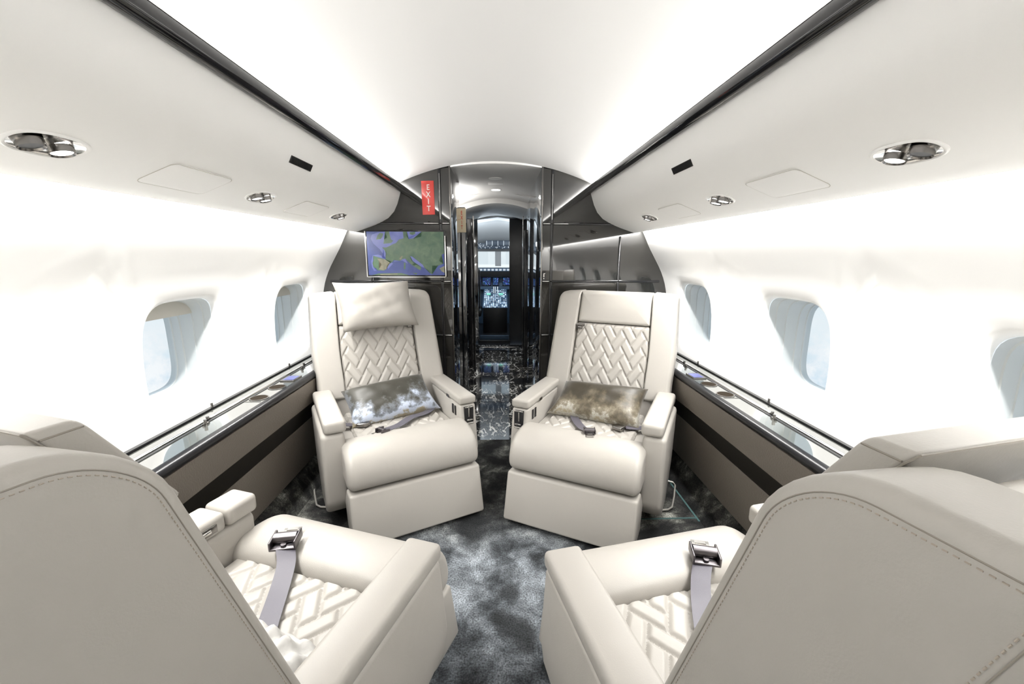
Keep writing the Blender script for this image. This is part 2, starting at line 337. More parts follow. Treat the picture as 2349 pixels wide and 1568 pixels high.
# ------------------------------------------------------------------ SEAT
YT=lambda z:-.163-(z-.564)*.2916
def bwarp(m,aft=False):
    def w(s,d,h):
        k=1-(.075+(.02 if s>0 and aft else 0))*max(0,(h-.56)/.53)
        if h>.56: s=s*k
        if s<0 and h<.80: s=s*(1-.05*sstep((.80-h)/.24))
        if d<-.05 and h<.9: d=-.05+(d+.05)*(.35+.65*sstep((h-.5)/.4))
        return (m*s,YT(h)+d,h)
    return w
def seat_meshes(m,aft):
    W=bwarp(m,aft); P=[]   # list of (name,bm,mat,label,children)
    X=lambda a,b:(min(m*a,m*b),max(m*a,m*b))
    bm=bmesh.new(); rpad(bm,-.30,.28,.30,(1.088 if aft else 1.092),(.03,.03,.05,.05),-.145,(-.004 if aft else -.045),.02,.0,W,rb0=.035); P.append(('backrest_shell',bm,'leather',None,[]))
    for side,(a,b) in enumerate(((-.392,-.243),(.226,.374))):
        o_=b if side else a; i_=a if side else b
        bm=bmesh.new(); e0,e1,h0,h1=(-.165 if aft else -.148),((.056 if aft else .024) if side else .014),(.40 if aft or side else .50),(1.137 if aft else 1.101)
        def WW(e,q,h):
            h2=h-((.003*q*q+.014*(1-q)) if aft else .012*q*q)*sstep((h-1.0)/.1)
            return W(i_+(o_-i_)*q,e,h2)
        wd=abs(b-a)
        # q runs 0 (inner edge) .. 1 (outer face), radii given in metres
        def pads(bm):
            rpad(bm,e0,e1,h0,h1,(.035,(.095 if aft else .055),.02,.02),0,wd,(.021 if aft else .028),.003,lambda e,q,h:WW(e,q/wd,h),rb0=.010,nb=7)
        pads(bm)
        ch=[]
        if aft and side:
            ring=dens(rrect(e0+.018,e1-.018,h0+.018,h1-.018,(.02,.078,.01,.01),n=14))
            sm=bmesh.new(); tube(sm,[WW(e,1.0,h) for e,h in ring],.0008,6,True); ch.append(('seam',sm,'leather_d','thin pinched seam',[]))
            ring=rrect(e0+.0235,e1-.0235,h0+.0235,h1-.0235,(.015,.073,.008,.008),n=20)
            st=bmesh.new(); L=0; step=.0065; n=len(ring)
            for i in range(n):
                A=Vector((*ring[i],0)); B=Vector((*ring[(i+1)%n],0)); D=(B-A).length
                if D<1e-6: continue
                while L<D:
                    c=A+(B-A)*(L/D); t=(B-A)/D
                    p0=Vector(WW(c.x-t.x*.0017,1.004,c.y-t.y*.0017)); p1=Vector(WW(c.x+t.x*.0017,1.004,c.y+t.y*.0017))
                    cyl(st,p0,p1,.0007,5); L+=step
                L-=D
            ch.append(('stitching',st,'thread','row of small stitches',[]))
        P.append(('wing_bolster',bm,'leather',None,ch))
    bm=bmesh.new(); rpad(bm,-.305,.285,.36,.60,.01,-.08,-.008,.012,.0,W); P.append(('lower_back_pad',bm,'leather',None,[]))
    # quilted back panel
    bm=bmesh.new(); NU,NV=132,144
    def qgrid(bm,s0,s1,t0,t1,NU,NV,f,edge,amp=.0092):
        g=[]
        for j in range(NV+1):
            row=[]
            for i in range(NU+1):
                u=s0+(s1-s0)*i/NU; v=t0+(t1-t0)*j/NV
                ed=min(u-s0,s1-u,v-t0,t1-v)
                hgt=amp*quilt(u,v)-edge*(1-sstep(ed/.012))
                row.append(bm.verts.new(f(u,v,hgt)))
            g.append(row)
        for j in range(NV):
            for i in range(NU): bm.faces.new((g[j][i],g[j][i+1],g[j+1][i+1],g[j+1][i]))
        # skirt
        per=[g[0][i] for i in range(NU+1)]+[g[j][NU] for j in range(1,NV+1)]+[g[NV][i] for i in range(NU-1,-1,-1)]+[g[j][0] for j in range(NV-1,0,-1)]
        return g,per
    g,per=qgrid(bm,-.239,.222,.40,.907,NU,NV,lambda u,v,h:W(u,h-.006,v),.014)
    low=[bm.verts.new(v.co+Vector((0,-.03,0))) for v in per]
    for i in range(len(per)): bm.faces.new((per[i],per[(i+1)%len(per)],low[(i+1)%len(per)],low[i]))
    P.append(('quilted_back_panel',bm,'leather','herringbone quilted leather',[]))
    # headrest
    bm=bmesh.new()
    if aft:
        def WH(s,d,h):
            x,y,z=W(s,d,h); return (x,y+(1.13-h)*.33,z)
        rpad(bm,-.250,.245,.968,1.124,.014,.008,.058,.008,.003,WH)
        sm=bmesh.new(); tube(sm,[WH(a,b,c) for a,b,c in ((.240,.056,.975),(.2445,.012,.985),(.2445,.009,1.112),(.236,.0085,1.1225),(-.24,.0085,1.1225),(-.249,.009,1.112))],.0016,6)
        sm2=bmesh.new(); tube(sm2,[WH(a,b,c) for a,b,c in ((.2453,.012,1.113),(.2453,.054,1.115))],.0012,6)
        P.append(('headrest',bm,'leather','raised headrest pad',[('piping',sm,'leather_d','darker seam along the rear edge',[]),('piping',sm2,'leather_d',None,[])]))
    else:
        rpad(bm,-.239,.222,.912,1.099,(.008,.008,.012,.012),-.10,.006,.022,.006,W,rb0=.01)
        c=bmesh.new(); box(c,*X(.160,.213),YT(.90)+.008,YT(.90)+.024,.890,.907,.003); box(c,*X(.173,.200),YT(.88)+.006,YT(.88)+.028,.872,.892,.003)
        P.append(('headrest',bm,'leather',None,[('coat_hook',c,'dchrome','small metal hook under the headrest',[])]))
    # seat pad
    bm=bmesh.new(); box(bm,*X(-.30,.28),-.16,.30,.20,.400,.012)
    P.append(('seat_cushion',bm,'leather',None,[]))
    bm=bmesh.new(); g,per=qgrid(bm,-.25,.236,-.14,.274,132,112,lambda u,v,h:(m*u,v,.411+h),.012,.0075)
    low=[bm.verts.new(v.co+Vector((0,0,-.02))) for v in per]
    for i in range(len(per)): bm.faces.new((per[i],per[(i+1)%len(per)],low[(i+1)%len(per)],low[i]))
    P[-1][4].append(('quilted_seat_panel',bm,'leather','quilted leather',[]))
    prof=smoothpoly([(.272,.385),(.278,.425),(.31,.448),(.37,.452),(.44,.443),(.495,.412),(.525,.36),(.532,.30),(.515,.268),(.45,.262),(.30,.262),(.262,.30)],2)
    bm=bmesh.new(); r=.034; st=[]
    a,b=X(-.335,.308)
    for i in range(7): st.append((a+r*(1-math.cos(PI/2*i/6)),r*(1-math.sin(PI/2*i/6))))
    for i in range(6,-1,-1): st.append((b-r*(1-math.cos(PI/2*i/6)),r*(1-math.sin(PI/2*i/6))))
    sweep(bm,prof,st); P.append(('front_bolster',bm,'leather',None,[]))
    # leg rest
    bm=bmesh.new(); prism(bm,[(.44,.258),(.528,.258),(.582,.02),(.40,.04),(.36,.16)],'x',*X(-.334,.307),.012); P.append(('leg_rest',bm,'leather',None,[]))
    # window arm
    if aft:
        bm=bmesh.new(); box(bm,*X(-.404,-.303),.271,.377,.505,.566,.016,4); 
        c=bmesh.new(); box(c,*X(-.404,-.303),-.165,.267,.505,.566,.016,4)
        k=bmesh.new(); box(k,*X(-.307,-.300),.165,.235,.520,.545,.002)
        k2=bmesh.new(); box(k2,*X(-.302,-.297),.185,.215,.527,.538,.002)
        P.append(('armrest_front',bm,'leather','short front block of the window side armrest',[]))
        P.append(('armrest',c,'leather',None,[('armrest_latch',k,'dchrome','dark recessed latch',[]),('latch_button',k2,'chrome','chrome latch button',[])]))
    else:
        c=bmesh.new(); box(c,*X(-.404,-.303),-.165,.377,.505,.566,.018,4); P.append(('armrest',c,'leather',None,[]))
    bm=bmesh.new(); prism(bm,[(-.14,.503),(.372,.503),(.366,.15),(.325,.085),(.16,.085),(-.03,.22)],'x',*X(-.418,-.312),.022,4); P.append(('armrest_panel',bm,'leather',None,[]))
    # aisle arm
    if aft:
        bm=bmesh.new(); box(bm,*X(.278,.380),-.16,.336,.520,.566,.014,4)
        P.append(('armrest',bm,'leather',None,[]))
        c=bmesh.new(); box(c,*X(.279,.379),-.24,-.163,.520,.566,.012,3); P.append(('armrest_rear_block',c,'leather',None,[]))
    else:
        bm=bmesh.new(); box(bm,*X(.278,.380),-.18,.336,.520,.566,.014,4)
        k=bmesh.new(); box(k,*X(.274,.281),.150,.186,.522,.538,.002)
        P.append(('armrest',bm,'leather',None,[('armrest_latch',k,'dchrome','dark latch under the armrest lid',[])]))
    bm=bmesh.new(); prism(bm,[(-.28,.517),(.331,.517),(.366,.27),(.335,.21),(-.30,.13)],'x',*X(.283,.376),.012,3)
    ch=[]
    if not aft:
        k=bmesh.new(); box(k,*X(.305,.358),.330,.345,.410,.508,.002)
        k2=bmesh.new()
        for z in (.412,.506): box(k2,*X(.307,.356),.341,.348,z-.003,z+.003,.001)
        box(k2,*X(.327,.333),.341,.347,.45,.50,.001); box(k2,*X(.318,.352),.341,.349,.428,.436,.001)
        ch.append(('stowage_slot',k,'black','black slot with metal fittings',[])); ch.append(('slot_fittings',k2,'chrome','metal bars of the slot',[]))
        for yy in (.232,.268):
            k=bmesh.new(); box(k,*X(.279,.285),yy-.011,yy+.011,.445,.500,.003); ch.append(('switch',k,'black','black rocker switch',[]))
    P.append(('armrest_panel',bm,'leather',None,ch))
    bm=bmesh.new(); box(bm,*X(-.26,.24),-.25,.33,0.0,.20,.01); box(bm,*X(-.30,.28),-.22,.36,.17,.22,.005); P.append(('pedestal',bm,'black','dark seat base',[]))
    bm=bmesh.new(); pts=[(-.38,-.19,.012),(-.425,-.187,.012),(-.44,-.165,.012),(-.447,-.03,.012),(-.447,.085,.012),(-.43,.115,.012),(-.36,.16,.012),(-.25,.165,.012)]
    if not aft: tube(bm,[(m*x,y,z) for x,y,z in pts],.005,8); P.append(('floor_rail_loop',bm,'rail','pale metal loop on the carpet',[]))
    else: bm.free()
    return P
MESH={}
def add_parts(P,parent):
    for name,bm,mt,label,ch in P:
        clean(bm); o=fin(bm,name,mt,parent,40)
        if label: o['label']=label
        add_parts(ch,o)
def ribbon(bm,pts,widths,th=.0022):
    """pts: list of (centre, side vector)"""
    R=[]
    for (c,sd) in pts:
        c=Vector(c); sd=Vector(sd).normalized()*widths/2
        R.append((c-sd,c+sd))
    vs=[]
    for a,b in R:
        up=Vector((0,0,th)); vs.append([bm.verts.new(a),bm.verts.new(b),bm.verts.new(b+up),bm.verts.new(a+up)])
    for A,B in zip(vs,vs[1:]):
        for k in range(4): bm.faces.new((A[k],A[(k+1)%4],B[(k+1)%4],B[k]))
    bm.faces.new(vs[0][::-1]); bm.faces.new(vs[-1])
def crv(pts,n=10):
    """catmull-rom through (x,y,z)"""
    P=[Vector(p) for p in pts]; P=[2*P[0]-P[1]]+P+[2*P[-1]-P[-2]]; o=[]
    for i in range(1,len(P)-2):
        for k in range(n):
            t=k/n; a,b,c,d=P[i-1],P[i],P[i+1],P[i+2]
            o.append(.5*((2*b)+(c-a)*t+(2*a-5*b+4*c-d)*t*t+(3*b-a-3*c+d)*t**3))
    o.append(P[-2]); return o
def belt(m,par,path,buck,direction,hz,second=None,w=.046,bs=1.0):
    """strap along path; buckle at buck (s,y,z) pointing along direction (s,y)"""
    bm=bmesh.new(); C=crv([(m*s,y,z) for s,y,z in path]); L=[]
    for i,c in enumerate(C):
        t=C[min(i+1,len(C)-1)]-C[max(i-1,0)]; sd=t.cross(Vector((0,0,1)))
        L.append((c,sd))
    ribbon(bm,L,w); b=fin(bm,'seat_belt','webbing',par,50)
    b['label']='grey violet webbing strap'
    d=Vector((m*direction[0],direction[1],0)).normalized(); z=Vector((0,0,1)); pitch=Matrix.Rotation(hz,3,d.cross(z).normalized()); 
    d3=(pitch@d).normalized(); u3=(pitch@z).normalized(); s3=d3.cross(u3)
    o=Vector((m*buck[0],buck[1],buck[2]))
    T=Matrix((( s3.x,d3.x,u3.x,o.x),(s3.y,d3.y,u3.y,o.y),(s3.z,d3.z,u3.z,o.z),(0,0,0,1)))@Matrix.Diagonal((bs,bs*1.05,bs,1))
    bm=bmesh.new()
    box(bm,-.027,.027,-.022,.020,0,.006,.002); box(bm,-.029,-.024,-.022,.026,0,.022,.002); box(bm,.024,.029,-.022,.026,0,.022,.002)
    cyl(bm,(-.024,.006,.014),(.024,.006,.014),.012,20); cyl(bm,(0,-.012,.006),(0,-.012,.011),.006,14)
    bmesh.ops.transform(bm,matrix=T,verts=bm.verts); k=fin(bm,'belt_buckle','pewter',b,40); k['label']='dark metal buckle roller'
    bm=bmesh.new(); t=.0025
    box(bm,-.019,-.012,.02,.052,.002,.002+t); box(bm,.012,.019,.02,.052,.002,.002+t); box(bm,-.019,.019,.044,.054,.002,.002+t); box(bm,-.019,.019,.016,.030,.002,.002+t)
    bmesh.ops.transform(bm,matrix=T,verts=bm.verts); k=fin(bm,'buckle_tongue','chrome',b,40); k['label']='slotted steel tongue'
    if second:
        (s,y,zz),ang,tail=second
        bm=bmesh.new(); prism(bm,[(-.028,-.034),(.028,-.034),(.026,.018),(.0,.036),(-.026,.018)],'z',0,.020,.006,3)
        T2=Matrix.Translation((m*s,y,zz))@Matrix.Rotation(ang,4,'Z'); bmesh.ops.transform(bm,matrix=T2,verts=bm.verts)
        k=fin(bm,'belt_receiver','dchrome',par,40); k['label']='black and chrome belt receiver'
        bm=bmesh.new(); C=crv([(m*a,bb,c) for a,bb,c in tail]); ribbon(bm,[(c,(C[min(i+1,len(C)-1)]-C[max(i-1,0)]).cross(Vector((0,0,1)))) for i,c in enumerate(C)],.04)
        k2=fin(bm,'receiver_strap','webbing',k,50)
def FA(S,x,y,a):
    sg=1 if S[1]=='L' else -1; fy=-1 if S[0]=='F' else 1
    F=Vector((sg*math.sin(a),fy*math.cos(a),0)); m={'FL':-1,'FR':1,'AL':1,'AR':-1}[S]
    return F,m
SEATS={'FL':(-.6038,2.3638,.4823),'FR':(.5716,2.292,.4833),'AL':(-.608,.8224,.3361),'AR':(.5745,.7366,.2245)}
LAB={'FL':'cream leather seat below the map screen, a leather pillow over its headrest',
     'FR':'cream leather seat right of the doorway, with bare headrest and olive gold cushion',
     'AL':'cream leather seat seen from behind at the lower left, white cloth on its cushion',
     'AR':'cream leather seat seen from behind at the lower right, mostly hiding its belt'}
SO={}
for S,(x,y,a) in SEATS.items():
    F,m=FA(S,x,y,a)
    e=empty('cabin_seat',(x,y,0),math.atan2(-F.x,F.y),LAB[S],'seat')
    SO[S]=(e,m); add_parts(seat_meshes(m,S[0]=='A'),e)
e,m=SO['FL']; belt(m,e,[(.255,.02,.43),(.16,.12,.432),(.06,.165,.436),(-.03,.25,.44),(-.11,.30,.448)],(-.125,.305,.440),(-.9,.35),.05,((-.185,.125,.424),m*-1.2,[(-.29,.05,.425),(-.25,.085,.425),(-.21,.11,.43)]))
e,m=SO['FR']; belt(m,e,[(.13,.02,.428),(.085,.13,.430),(.02,.23,.432),(-.035,.305,.452)],(-.05,.325,.452),(-.35,.9),.05,((-.155,.15,.424),m*-1.9,[(-.29,.06,.425),(-.25,.10,.425),(-.19,.13,.43)]))
e,m=SO['AL']; belt(m,e,[(.09,.0,.428),(.02,.10,.428),(-.045,.20,.43),(-.085,.262,.445),(-.125,.30,.465)],(-.135,.312,.459),(-.45,.9),.02,None,.05,1.32)
e,m=SO['AR']; belt(m,e,[(.10,.02,.428),(.04,.12,.428),(-.01,.20,.43),(-.055,.262,.447),(-.10,.31,.465)],(-.105,.312,.459),(-.45,.9),.02,None,.05,1.32)
# ------------------------------------------------------------------ pillows (top-level)
def pillow(name,S,corners,th,mt,label,cat,pinch=.09,nrm=None,crease=0,seed=0):
    e,m=SO[S]; rnd=random.Random(seed)
    R=e.matrix_basis if False else Matrix.Translation(e.location)@Matrix.Rotation(e.rotation_euler.z,4,'Z')
    TL,TR,BR,BL=[Vector((m*c[0],c[1],c[2])) for c in corners]
    c0=(TL+TR+BR+BL)/4; nv=((TR-TL).cross(BL-TL)).normalized()
    if nv.y<0: nv=-nv
    bm=bmesh.new(); NU,NV=36,24; G={}
    for side in (1,-1):
        for i in range(NU+1):
            for j in range(NV+1):
                u=i/NU*2-1; v=j/NV*2-1
                border=abs(u)>.999 or abs(v)>.999
                if border and side==-1: G[(side,i,j)]=G[(1,i,j)]; continue
                # concave sides, sharp corners
                uu=u*(1-pinch*(1-v*v)); vv=v*(1-pinch*(1-u*u))
                a=(uu+1)/2; b=(vv+1)/2
                p=TL*(1-a)*(1-b)+TR*a*(1-b)+BR*a*b+BL*(1-a)*b
                t=th/2*((1-u**4)*(1-v**4))**.55
                wr=crease*(math.sin(9*u+3*v+seed)*math.sin(7*v-4*u+seed*2))*(1-u*u)*(1-v*v)+crease*.8*math.sin(22*(u*u*.4+v)+seed)*max(0,abs(u)-.55)*(1-abs(v))*(1-abs(u))*4
                G[(side,i,j)]=bm.verts.new(p-c0+nv*(side*t+wr))
        for i in range(NU):
            for j in range(NV):
                f=[G[(side,i,j)],G[(side,i+1,j)],G[(side,i+1,j+1)],G[(side,i,j+1)]]
                if side<0: f=f[::-1]
                try: bm.faces.new(f)
                except ValueError: pass
    o=fin(bm,name,mt,None,80); o.location=R@c0; o.rotation_euler=(0,0,e.rotation_euler.z)
    tag(o,label,cat); return o
pillow('throw_cushion','FL',[(-.262,-.085,.565),(.21,-.10,.60),(.265,.075,.425),(-.245,.13,.422)],.13,'velvetB','rectangular silver blue and gold velvet cushion on the seat beneath the map screen','cushion',.06,crease=.004,seed=2)
pillow('throw_cushion','FR',[(-.262,-.10,.585),(.215,-.085,.575),(.265,.10,.425),(-.255,.10,.418)],.13,'velvetG','rectangular olive gold velvet cushion on the seat right of the doorway','cushion',.06,crease=.004,seed=5)
pillow('headrest_pillow','FL',[(-.245,-.235,1.165),(.19,-.235,1.165),(.225,-.165,.895),(-.215,-.165,.885)],.17,'leather','soft cream leather pillow resting against the headrest of the front left seat','pillow',.07,crease=.005,seed=1)
pillow('crumpled_cloth','AL',[(.0,-.10,.50),(.25,-.10,.50),(.265,.05,.43),(-.01,.06,.44)],.10,'cloth','crumpled white cloth on the lower left seat cushion, partly hidden by the backrest','cloth',.02,crease=.022,seed=4)
pillow('crumpled_cloth','AR',[(.05,-.12,.50),(.25,-.12,.50),(.268,.02,.43),(.04,.0,.44)],.09,'cloth','small corner of crumpled white cloth at the lower right seat, beside its aisle armrest','cloth',.02,crease=.022,seed=9)
# ------------------------------------------------------------------ CABIN SHELL
Y0,Y1=-3.0,3.058
def extr(name,prof,y0,y1,m,kind='structure',closed=False,smooth=50,parent=None,ny=1,flip=False):
    bm=bmesh.new(); R=[]
    for k in range(ny+1):
        y=y0+(y1-y0)*k/ny; R.append([bm.verts.new((x,y,z)) for x,z in prof])
    n=len(prof)
    for A,B in zip(R,R[1:]):
        for i in range(n if closed else n-1): 
            f=(A[i],A[(i+1)%n],B[(i+1)%n],B[i]); bm.faces.new(f if not flip else f[::-1])
    if closed: bm.faces.new(R[0][::-1]); bm.faces.new(R[-1])
    o=fin(bm,name,m,parent,smooth,recalc=closed)
    if kind and not parent: o['kind']=kind
    return o
def arc(x): return 1.939-(1.6-math.sqrt(1.6**2-x*x))
ceilp=[(-.86,1.80),(-.80,1.815),(-.72,1.822)]+[(x/40,arc(x/40)) for x in range(-26,27)]+[(.72,1.822),(.80,1.815),(.86,1.80)]
ceilp=[(x,z+ (.012 if abs(x)>.5 and abs(x)<.7 else 0)*0) for x,z in ceilp]
ceilp+= []
extr('ceiling',ceilp+[(.93,1.80),(.93,1.97),(-.93,1.97),(-.93,1.80)],Y0,Y1+.0,'ceil',closed=True)
WP=[(1.233,.60),(1.240,.70),(1.244,.80),(1.243,.90),(1.238,.98),(1.226,1.06),(1.206,1.14),(1.172,1.22),(1.125,1.30),(1.078,1.38),(1.040,1.46),(1.0,1.53),(.955,1.60),(.91,1.67),(.88,1.74),(.87,1.82)]
def wx(z):
    for (x0,z0),(x1,z1) in zip(WP,WP[1:]):
        if z<=z1: t=(z-z0)/(z1-z0); return x0+(x1-x0)*t
    return WP[-1][0]
WCY=[.81-1.8,.81-.9,.81,1.71,2.61]; WZ=.933; WA,WB=.200,.210
def wall(side,name):
    bm=bmesh.new(); z0,z1=.60,1.40
    def add(y,z,off=0): return bm.verts.new((side*(wx(z)+off),y,z))
    zs=[z0+(z1-z0)*i/20 for i in range(21)]
    per=[]
    for yc in WCY:
        outer=[]; h=.45 if yc<2.6 else None
        ya,yb=yc-.45,yc+.45
        if abs(yc-WCY[-1])<1e-6: yb=Y1
        for i in range(20): outer.append((ya+(yb-ya)*i/20,z0))
        for i in range(20): outer.append((yb,z0+(z1-z0)*i/20))
        for i in range(20): outer.append((yb-(yb-ya)*i/20,z1))
        for i in range(20): outer.append((ya,z1-(z1-z0)*i/20))
        inner=[]
        n=4.6
        for y,z in outer:
            dy=y-yc; dz=z-WZ; k=((abs(dy)/WA)**n+(abs(dz)/WB)**n)**(-1/n); inner.append((dy*k,dz*k))
        rings=[]
        for t in (0,.3,.6,.85):
            rings.append([add(y*(1-t)+(yc+iy*1.09)*t,z*(1-t)+(WZ+iz*1.09)*t) for (y,z),(iy,iz) in zip(outer,inner)])
        for sc,off in ((1.085,0),(1.05,.002),(1.02,.008),(1.003,.018),(.998,.03)):
            rings.append([add(yc+iy*sc,WZ+iz*sc,off) for iy,iz in inner])
        for A,B in zip(rings,rings[1:]):
            m=len(A)
            for i in range(m):
                f=(A[i],A[(i+1)%m],B[(i+1)%m],B[i]); bm.faces.new(f)
    # remaining wall: rear part and strip above
    def strip(ya,yb,za,zb,n=12):
        R=[[add(y,za+(zb-za)*i/n) for i in range(n+1)] for y in (ya,yb)]
        for i in range(n): bm.faces.new((R[0][i],R[0][i+1],R[1][i+1],R[1][i]))
    strip(WCY[0]-.45,Y1,1.40,1.82); strip(Y0,WCY[0]-.45,.60,1.82,24)
    clean(bm); bmesh.ops.recalc_face_normals(bm,faces=bm.faces)
    o=fin(bm,name,'white',None,60,recalc=False); o['kind']='structure'; return o
wall(-1,'wall_left'); wall(1,'wall_right')
wn=0
for side in (-1,1):
    for yc in WCY:
        wn+=1; x0=wx(WZ); n=4.6
        e=empty(f'window_{wn}',(side*x0,yc,WZ),0,kind='structure')
        def ring(bm,sc,off,N=80):
            R=[]
            for i in range(N):
                a=2*PI*i/N; c,s=math.cos(a),math.sin(a)
                k=((abs(c)/WA)**n+(abs(s)/WB)**n)**(-1/n)
                z=WZ+s*k*sc
                # inner part of reveal follows the wall curve, deeper part is a flat plane
                f=max(0,1-off/.14); X=(wx(z)-x0)*f+off
                R.append(bm.verts.new((side*X,c*k*sc,s*k*sc)))
            return R
        def rings(spec,name,m,cap=False):
            bm=bmesh.new(); RR=[ring(bm,s,o) for s,o in spec]
            for A,B in zip(RR,RR[1:]):
                for i in range(len(A)): bm.faces.new((A[i],A[(i+1)%len(A)],B[(i+1)%len(A)],B[i]))
            if cap: bm.faces.new(RR[-1])
            return fin(bm,name,m,e,40)
        rings([(.998,.028),(.992,.045),(.985,.055),(.965,.057),(.957,.085),(.953,.095),(.935,.097),(.93,.135),(.925,.145),(.90,.148),(.895,.178),(.875,.18),(.87,.205)],'window_frame','frame')
        rings([(.885,.181),(.882,.190)],'window_gasket','dchrome')
        rings([(.89,.186),(.001,.186)],'window_pane','glass')
        if side<0:
            bm=bmesh.new(); hh=.045
            P=[(u*WA*.93,WB*.94-hh-.004*0) for u in (-1,1)]
            box(bm,side*.088 if side>0 else -.094,side*.094 if side>0 else -.088,-WA*.93,WA*.93,WB*.93-hh*1.35,WB*.97,.001)
            fin(bm,'window_shade','shade',e,40)['label']='beige pull shade just showing at the top'
# overhead panels
PS=[(.650,1.738),(.660,1.705),(.675,1.66),(.70,1.61),(.74,1.568),(.80,1.534),(.87,1.506),(.93,1.486),(.968,1.474),(.98,1.477),(.982,1.487),(.95,1.515),(.78,1.60),(.72,1.66),(.69,1.738)]
def psz(x):
    for (a,b),(c,d) in zip(PS[:9],PS[1:9]):
        if x<=c: return b+(d-b)*(x-a)/(c-a)
    return PS[8][1]
for side,nm in ((-1,'overhead_panel'),(1,'overhead_panel')):
    o=extr(nm,[(side*x,z) for x,z in PS],Y0,Y1-.002,'psu',kind=None,closed=True,smooth=45)
    tag(o,'long curved white overhead panel running along the %s side of the cabin'%('left' if side<0 else 'right'),'panel',kind='structure')
TR=[(.640,1.732),(.629,1.735),(.6225,1.743),(.621,1.750),(.621,1.770),(.6225,1.7745),(.640,1.775),(.650,1.765),(.655,1.742),(.648,1.734)]
for i,side in enumerate((-1,1)):
    o=extr(f'trim_{i+1}',[(side*x,z) for x,z in TR],Y0,Y1-.001,'lacq_trim',closed=True,smooth=60)
    bm=bmesh.new(); box(bm,*sorted((side*.6205,side*.624)),Y0,Y1-.002,1.7725,1.774); 
    box(bm,*sorted((side*.6225,side*.627)),Y0,Y1-.002,1.744,1.7452)
    c=fin(bm,'trim_line','chrome',o,0)
# PSU items
def surfframe(side,x,y):
    z=psz(x); t=Vector((.02,0,psz(x+.01)-psz(x-.01))).normalized()
    t=Vector((side*t.x,0,t.z)); Yv=Vector((0,1,0)); nrm=t.cross(Yv)
    if nrm.z>0: nrm=-nrm
    # local X along t, local Y along cabin, local Z = nrm (pointing into cabin)
    return Matrix(((t.x,0,nrm.x,side*x),(t.y,1,nrm.y,y),(t.z,0,nrm.z,z),(0,0,0,1)))
where={.885:'nearest the camera',1.62:'middle of its row',2.37:'closest to the front bulkhead',-.5:'x',-1.3:'x'}
for side in (-1,1):
    sn='left' if side<0 else 'right'
    for y in (.885,1.62,2.37):
        mw=surfframe(side,.832,y)
        lab={.885:'oval chrome reading light and air nozzle in the %s overhead panel, largest and nearest',1.62:'oval chrome reading light pair in the %s overhead panel, middle one',2.37:'small oval chrome reading light in the %s overhead panel beside the front bulkhead'}[y]%sn
        e=empty('reading_light',mat4=mw,label=lab,cat='light',group=f'reading lights in the {sn} overhead panel')
        a,b=.036,.068
        def ov(sc,z,N=48,dx=0): return [(dx+math.copysign(abs(math.cos(2*PI*i/N))**(2/2.3),math.cos(2*PI*i/N))*a*sc,math.copysign(abs(math.sin(2*PI*i/N))**(2/2.6),math.sin(2*PI*i/N))*b*sc,z) for i in range(N)]
        def lath(spec,mt,name,cap=True,par=e):
            bm=bmesh.new(); RR=[[bm.verts.new(p) for p in ov(s,z)] for s,z in spec]
            for A,B in zip(RR,RR[1:]):
                for i in range(len(A)): bm.faces.new((A[i],A[(i+1)%len(A)],B[(i+1)%len(A)],B[i]))
            if cap: bm.faces.new(RR[-1])
            return fin(bm,name,mt,par,50)
        lath([(1.10,-.004),(1.10,.0015),(1.04,.004),(.98,.003),(.95,.0015)],'psu','rim',False)
        lath([(.96,.002),(.94,.0012),(.5,.0011)],'chrome','bezel')
        for k,(yy,lit) in enumerate(((.022,True),(-.034,y>1 and y<2))):
            bm=bmesh.new(); c=Vector((0,yy,0)); d=Vector((.12,0,1)).normalized()
            cyl(bm,c,c+d*.014,.021,28,.020,caps=False); cyl(bm,c+d*.014,c+d*.010,.020,28,.0165,caps=False)
            h=fin(bm,'lamp_housing' if lit else 'air_nozzle','dchrome',e,40)
            bm=bmesh.new(); cyl(bm,c+d*.008,c+d*.0105,.0168,24)
            if lit: fin(bm,'lamp_lens','lamp',h,40)
            else:
                fin(bm,'nozzle_opening','black',h,40)
        if True:
            ld=bpy.data.lights.new('reading_spot','SPOT'); ld.energy=2.2; ld.spot_size=1.5; ld.spot_blend=.8; ld.shadow_soft_size=.02; ld.color=(1,.98,.95)
            lo=bpy.data.objects.new('reading_spot',ld); lo.parent=e; COL.objects.link(lo); lo.location=(0,.026,.03); lo.rotation_euler=(PI,0,0)
    for y0,y1,xa,xb,lb in ((1.145,1.385,.785,.89,'the larger one nearer the camera'),(1.885,2.135,.787,.893,'the fainter one near the bulkhead')):
        mw=surfframe(side,(xa+xb)/2,(y0+y1)/2); 
        bm=bmesh.new(); hw=(xb-xa)/2*1.06; hl=(y1-y0)/2
        rpad(bm,-hw,hw,-hl,hl,.018,-.003,.0018,.0012,0,lambda s,d,h:(s,h,d),nb=2)
        e=empty('access_panel',mat4=mw,label='flush rounded access panel in the %s overhead panel, %s'%(sn,lb),cat='panel')
        clean(bm); fin(bm,'panel_door','psu',e,30)
        pts=dens(rrect(-hw-.001,hw+.001,-hl-.001,hl+.001,.018)); bm=bmesh.new(); tube(bm,[(p[0],p[1],.0006) for p in pts],.0008,5,True); fin(bm,'panel_gap','shade',e,50)
    mw=surfframe(side,.687,1.635)
    e=empty('vent_grille',mat4=mw,label='small black rectangular grille in the %s overhead panel'%sn,cat='vent')
    bm=bmesh.new(); box(bm,-.013,.013,-.083,.083,-.003,.002,.001); fin(bm,'grille_plate','slot',e,30)
    bm=bmesh.new()
    for k in range(26): box(bm,-.011,.011,-.079+k*.0063-.001,-.079+k*.0063+.001,.002,.0032)
    fin(bm,'grille_slats','black',e,0)
